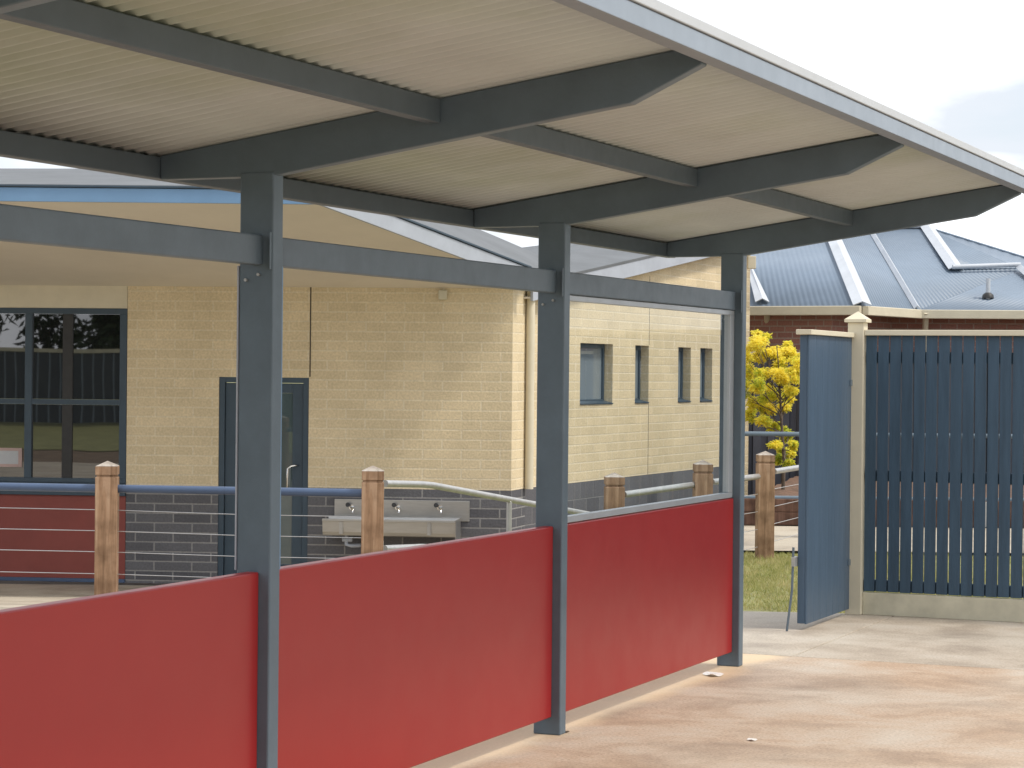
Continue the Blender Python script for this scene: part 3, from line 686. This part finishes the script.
# neighbour's dark boundary fence
NF = thing('boundary_fence', 'dark slate boundary fence with pale capping in front of the brick house', 'fence', (2.9, 31.4, 0))
zt_ = at(790, 352, 31.4).z
mb = MB(); k = 0; x = 0
pts = []
while x < 16:
    pts += [(x, 0), (x + .09, 0), (x + .11, .03), (x + .19, .03)]; x += .2
mb.add([(px, py, z) for px, py in pts for z in (-.6, zt_ - .04)], [(2 * i, 2 * i + 2, 2 * i + 3, 2 * i + 1) for i in range(len(pts) - 1)])
o = mb.build('sheet', M['back_fence'], NF); so = o.modifiers.new('t', 'SOLIDIFY'); so.thickness = .01
mb = MB(); mb.box(-.02, 16, -.03, .05, zt_ - .039, zt_); mb.build('capping', M['cream'], NF, .003)
for x in (1.05, 3.45, 5.85, 8.25): mb = MB(); mb.box(x, x + .1, -.12, -.02, -.1, zt_ - .1); mb.build('post', M['sleeper'], NF, .004)

# ------------------------------------------------------------------ yellow tree
def leaf_cloud(mb, c, rad, n, size, squash=.8):
    c = Vector(c)
    for _ in range(n):
        v = Vector((random.gauss(0, 1), random.gauss(0, 1), random.gauss(0, 1))).normalized() * rad * random.random() ** .45
        v.z *= squash; q = c + v
        a = Vector((random.uniform(-1, 1), random.uniform(-1, 1), random.uniform(-.9, .25))).normalized(); b = a.orthogonal().normalized()
        b = (Matrix.Rotation(random.uniform(0, PI), 3, a) @ b)
        s_ = size * random.uniform(.6, 1.3); w_ = s_ * .2
        mid = q + a * s_ * .5
        mb.add([q, mid + b * w_ + a.cross(b) * w_ * .4, q + a * s_, mid - b * w_ + a.cross(b) * w_ * .4], [(0, 1, 2, 3)])
T0 = at(783, 478, 27); T0.z = .24
YT = thing('young_tree', 'young tree with bright yellow autumn leaves left of the open gate', 'tree', T0)
tips = [(758, 336, 6), (765, 338, 5), (788, 345, 6), (762, 343, 9), (770, 352, 8), (756, 356, 8), (790, 352, 8), (799, 358, 9), (782, 362, 10), (766, 368, 11), (797, 374, 8), (780, 378, 11), (759, 384, 10), (771, 394, 11), (789, 386, 8), (757, 404, 9), (770, 408, 9), (784, 404, 7), (787, 396, 6), (762, 418, 8), (772, 424, 6), (802, 366, 8), (753, 372, 8), (752, 345, 8), (780, 431, 7), (790, 436, 7), (776, 442, 6), (786, 450, 7), (794, 445, 5), (779, 458, 5), (788, 464, 5), (745, 360, 10), (742, 390, 12), (747, 415, 8), (806, 380, 6)]
tr = MB(); br_ = MB(); le = MB()
tops = []
trunk = [Vector((0, 0, -.1)), Vector((.01, 0, .35)), Vector((-.03, .02, .9)), Vector((-.05, 0, 1.3)), Vector((-.09, 0, 1.7))]
tr.tube(trunk, [.024, .02, .015, .010, .005], 8)
for x, y, r_ in tips:
    c = at(x, y, 27 + random.uniform(-.45, .45)) - T0; rad = r_ / 85 * 1.0
    f = max(.05, min(.9, (c.z - .35) / 2.1)); b_ = trunk[1].lerp(trunk[4], f)
    mid = b_.lerp(c, .55) + Vector((0, 0, -.04)); br_.tube([b_, mid, c + Vector((0, 0, .03))], [.007, .005, .002], 6)
    for k in range(4):
        sub = c + Vector((random.uniform(-1, 1), random.uniform(-1, 1), random.uniform(-.8, .8))) * rad * .75
        br_.tube([mid, sub], [.003, .0015], 5)
        leaf_cloud(le, sub, rad * .62, int(80 + r_ * 9), .046, .85)
tr.build('trunk', M['bark'], YT); br_.build('branches', M['bark'], YT); le.build('crown', M['leaf_yellow'], YT)

# ------------------------------------------------------------------ neighbour's brick house
HS = thing('brick_house', 'red brick house with blue grey corrugated roof and pale hip cappings behind the fence', 'house', (5, 32.5, -.2)); ho = HS.location
def hp(x, y, Y): return at(x, y, Y) - ho
def zl(x, y, Y): return hp(x, y, Y)
E1 = 307.0
e0 = hp(690, 306, 33.2); eB = hp(862, 307, 32.0); eC = hp(917, 307.5, 33.6); eR = hp(1120, 307, 33.2)
for q in (e0, eB, eC, eR): q.z = eB.z
r0 = hp(690, 222, 37.0); rT = hp(829, 229, 36.0); T2 = hp(868, 228, 37.6); T3 = hp(925, 228, 37.6); B3 = hp(952, 271, 35.4); F1_ = hp(1022, 269, 35.6); F1b = hp(1060, 300, 34.0); T4 = hp(1120, 288, 37.2); F2_ = hp(1120, 300, 34)
def wavy(name, quad, m, wl=.12, amp=.004):
    """quad: eave-left, eave-right, top-right, top-left; ribs run from eave to top"""
    a, b, c, e = [Vector(q) for q in quad]
    n_ = max(8, int((b - a).length / wl * 4)); nrm = ((b - a).cross(e - a)).normalized()
    if nrm.z < 0: nrm = -nrm
    # keep ribs parallel: sample along the eave direction at both edges
    vs = []
    for k in range(n_ + 1):
        f = k / n_; q0 = a.lerp(b, f); q1_ = e.lerp(c, f); w_ = amp * math.sin(f * (b - a).length / wl * 2 * PI)
        vs += [q0 + nrm * w_, q1_ + nrm * w_]
    mb = MB(); mb.add(vs, [(2 * k, 2 * k + 2, 2 * k + 3, 2 * k + 1) for k in range(n_)], True)
    o = mb.build(name, m, RF); so = o.modifiers.new('t', 'SOLIDIFY'); so.thickness = .02; so.offset = -1
    return o
mb = MB(); under = [e0, eB, eC, eR]; bkk = [q + Vector((.4, 7.5, 0)) for q in under]
mb.add([q + Vector((0, 0, -.03)) for q in under + bkk], [(0, 1, 5, 4), (1, 2, 6, 5), (2, 3, 7, 6)]); RF = mb.build('roof', M['soffit'], HS)
wavy('roof_slope', (e0, eB, rT, r0), M['house_roof'], .085)
wavy('roof_slope', (eB, eC, T2, rT), M['house_roof'], .085)
wavy('roof_slope', (eC, eR, F2_, F1_.lerp(F1b, 0.0)), M['house_roof'], .085)
wavy('roof_slope', (eC, F1_, T3 + Vector((0, 0, -.0)), T2), M['house_roof'], .085)
wavy('roof_slope', (B3 + Vector((0, .05, .04)), F1_ + Vector((.3, .05, .03)), T4, T3 + Vector((0, .05, .03))), M['house_roof'], .085)
# rear slopes
mb = MB(); rg = [r0, rT, T2, T3, T4]; rb = [Vector((q.x + .5, 9.0, e0.z)) for q in rg]
mb.add(rg + rb, [(i, i + 1, i + 6, i + 5) for i in range(4)]); mb.build('roof_slope', M['house_roof'], RF)
def strip(name, a, b, w0, w1, m, lift=.03):
    a, b = Vector(a) + Vector((0, -.03, lift)), Vector(b) + Vector((0, -.03, lift)); X_ = Vector((1, 0, 0))
    mb = MB(); mb.add([a - X_ * w0, a + Vector((0, -.01, .05)), a + X_ * w0, b + X_ * w1, b + Vector((0, -.01, .05)), b - X_ * w1], [(0, 1, 4, 5), (1, 2, 3, 4)])
    o = mb.build(name, m, RF); so = o.modifiers.new('t', 'SOLIDIFY'); so.thickness = .012; so.offset = 1
strip('hip_capping', rT, eB, .11, .13, M['cap_light'])
strip('valley_capping', T2, eC, .045, .05, M['cap_light'])
strip('hip_capping', T3 + Vector((.02, 0, 0)), B3 + Vector((.06, 0, 0)), .11, .12, M['cap_light'])
strip('hip_capping', hp(1019, 269, 35.5), hp(1062, 340 - 33, 33.8), .07, .07, M['cap_light'])
strip('hip_capping', hp(746, 262, 34.4), hp(762, 306, 32.8), .02, .10, M['cap_light'], .06)
mb = MB(); mb.tube([T2 + Vector((0, -.03, .03)), T3 + Vector((0, -.03, .03))], .04, 8); mb.build('ridge_capping', M['cap_light'], RF)
mb = MB(); mb.tube([T3 + Vector((0, 0, .02)), T4 + Vector((0, 0, .02))], .02, 8); mb.build('ridge_capping', M['house_roof'], RF)
mb = MB(); mb.tube([B3 + Vector((0, -.05, .06)), hp(1020, 268.5, 35.5) + Vector((0, -.03, .06))], .035, 8); mb.build('flashing', M['cap_light'], RF)
c = hp(988, 296, 34.1); mb = MB(); mb.tube([c + Vector((0, 0, -.06)), c + Vector((0, 0, .26))], .035, 10)
vp = mb.build('vent_pipe', M['cap_light'], RF); mb = MB(); mb.lathe([(.09, -.03), (.08, .02), (.04, .05)], c, 12); mb.build('pipe_flashing', M['black'], vp)
for a, b in ((e0, eB), (eB, eC), (eC, eR)):
    dd = (b - a).normalized(); n_ = Vector((dd.y, -dd.x, 0))
    mb = MB(); z = Vector((0, 0, -.115)); mb.prism([a + z - dd * .0, b + z, b + Vector((0, 0, .015)), a + Vector((0, 0, .015))], n_ * .10); mb.build('gutter', M['cream'], HS, .01)
wq = [q + Vector((0, .45, 0)) for q in (e0, eB, eC, eR)]
wq[1].x -= .35; wq[2].x -= .3
for a, b in zip(wq[:-1], wq[1:]):
    dd = b - a; wall('wall', M['brick'], HS, 0, Vector((dd.x, dd.y)).length, 0, a.z - .05, .15, loc=Vector((a.x, a.y, 0)), rz=math.atan2(dd.y, dd.x))
for x, Y in ((767, 32.9), (926, 33.5)):
    a = hp(x, 312, Y); mb = MB(); mb.tube([a, a + Vector((.03, .22, -.25)), a + Vector((.05, .3, -.5)), a + Vector((.05, .3, -2.3))], .045, 10); mb.build('downpipe', M['cream'], HS)

# ------------------------------------------------------------------ what the dark window mirrors: a fence and trees behind the viewer
RFN = thing('paling_fence', 'grey blue paling fence with tan top rail mirrored in the large window', 'fence', (-40, -15, 0))
mb = MB(); x = 0
mb2 = MB()
while x < 40:
    h = 2.05
    mb.box(x, x + .26, -.015, .015, .05, h); mb2.box(x + .262, x + .325, -.03, -.01, .05, h); x += .33
mb.build('panel', mat('reflected_fence_dark', (.05, .06, .07), .6), RFN); mb2.build('batten', mat('reflected_fence_light', (.22, .26, .30), .6), RFN)
mb = MB(); mb.box(0, 40, -.05, .05, 2.05, 2.16); mb.build('top_rail', M['cream_dk'], RFN)
for (tx, ty, hh) in ((-33, -19, 8), (-26.5, -20, 9), (-20, -19, 9), (-13.5, -20, 8), (-7, -19, 7.5)):
    t = thing('tree', 'dark leafy tree behind the paling fence, mirrored in the large window', 'tree', (tx, ty, 0), group='trees mirrored in the window')
    tb = MB(); tb.tube([(0, 0, -.1), (.1, 0, 2.2), (0, .1, hh * .6)], [.2, .16, .06], 8); tb.build('trunk', M['bark'], t)
    lf = MB()
    for k in range(60):
        th = random.uniform(0, 2 * PI); rr_ = random.uniform(0, 4.3) ; zz = random.uniform(1.6, hh)
        leaf_cloud(lf, (math.cos(th) * rr_, math.sin(th) * rr_ * .5, zz), 1.1, 190, .42, .8)
    lf.build('crown', M['leaf_green'], t)

# ------------------------------------------------------------------ litter
def scrap(x, y, w, h, nm, m, lab, lift=.004):
    Y = 1.6 * F / (y - 372 - .01 * (x - 512)); c = at(x, y, Y); c.z = 0
    mb = MB(); n_ = 6; vs = []
    for j in range(n_ + 1):
        for i in range(n_ + 1):
            a = (i / n_ - .5) * w; b = (j / n_ - .5) * h; vs.append((a, b, lift + .35 * h * (.5 + .5 * math.sin(a / w * 5 + b / h * 4)) * .4))
    mb.add(vs, [(j * 7 + i, j * 7 + i + 1, (j + 1) * 7 + i + 1, (j + 1) * 7 + i) for j in range(n_) for i in range(n_)])
    o = mb.build(nm, M[m], None, loc=c, rz=.5); so = o.modifiers.new('t', 'SOLIDIFY'); so.thickness = .001
    tag(o, lab, 'litter')
scrap(713, 676, .07, .10, 'paper_scrap', 'paper', 'crumpled white paper scrap on the concrete beside the far shelter post')
scrap(752, 741, .03, .04, 'paper_scrap', 'paper', 'tiny pale paper scrap alone on the concrete in the foreground')
scrap(564, 733, .04, .03, 'dead_leaf', 'bark', 'small dark dead leaf at the foot of the middle shelter post')

# ------------------------------------------------------------------ light
sun_dir = Vector((.93, -.30, 0)).normalized(); el = math.radians(56)
sd = bpy.data.lights.new('sun', 'SUN'); sd.energy = 1.9; sd.angle = math.radians(10); sd.color = (1, .93, .82)
so_ = bpy.data.objects.new('sun', sd); COL.objects.link(so_)
v = Vector((sun_dir.x * math.cos(el), sun_dir.y * math.cos(el), math.sin(el))); so_.rotation_euler = v.to_track_quat('Z', 'Y').to_euler()
w = bpy.data.worlds.new('World'); scene.world = w; w.use_nodes = True; nt = w.node_tree
bg = nt.nodes['Background']
sky = nt.nodes.new('ShaderNodeTexSky'); sky.sky_type = 'NISHITA'; sky.sun_disc = False; sky.sun_elevation = el
sky.sun_rotation = math.atan2(v.x, v.y); sky.air_density = 1.0; sky.dust_density = 2.5
tc = N(nt, 'ShaderNodeTexCoord'); mp = N(nt, 'ShaderNodeMapping'); mp.inputs['Scale'].default_value = (1, 1, 3.2); L(nt, tc.outputs['Generated'], mp.inputs[0])
cn = N(nt, 'ShaderNodeTexNoise', Scale=3.1, Detail=9, Roughness=.55, Distortion=.3); L(nt, mp.outputs[0], cn.inputs['Vector'])
cr = ramp(nt, cn.outputs[0], [(.34, (.55,) * 3), (.5, (1,) * 3)])
cn2 = N(nt, 'ShaderNodeTexNoise', Scale=6, Detail=9); L(nt, mp.outputs[0], cn2.inputs['Vector'])
cc = ramp(nt, cn2.outputs[0], [(.40, (3.9, 4.15, 4.5)), (.66, (8.4, 8.5, 8.8))])
mx = mixc(nt, cr.outputs[0], sky.outputs[0], cc.outputs[0]); L(nt, mx, bg.inputs[0]); bg.inputs[1].default_value = .15
scene.view_settings.view_transform = 'Standard'; scene.view_settings.look = 'None'; scene.view_settings.gamma = 1
scene.view_settings.exposure = .55
scene.cycles.max_bounces = 8; scene.cycles.transparent_max_bounces = 12
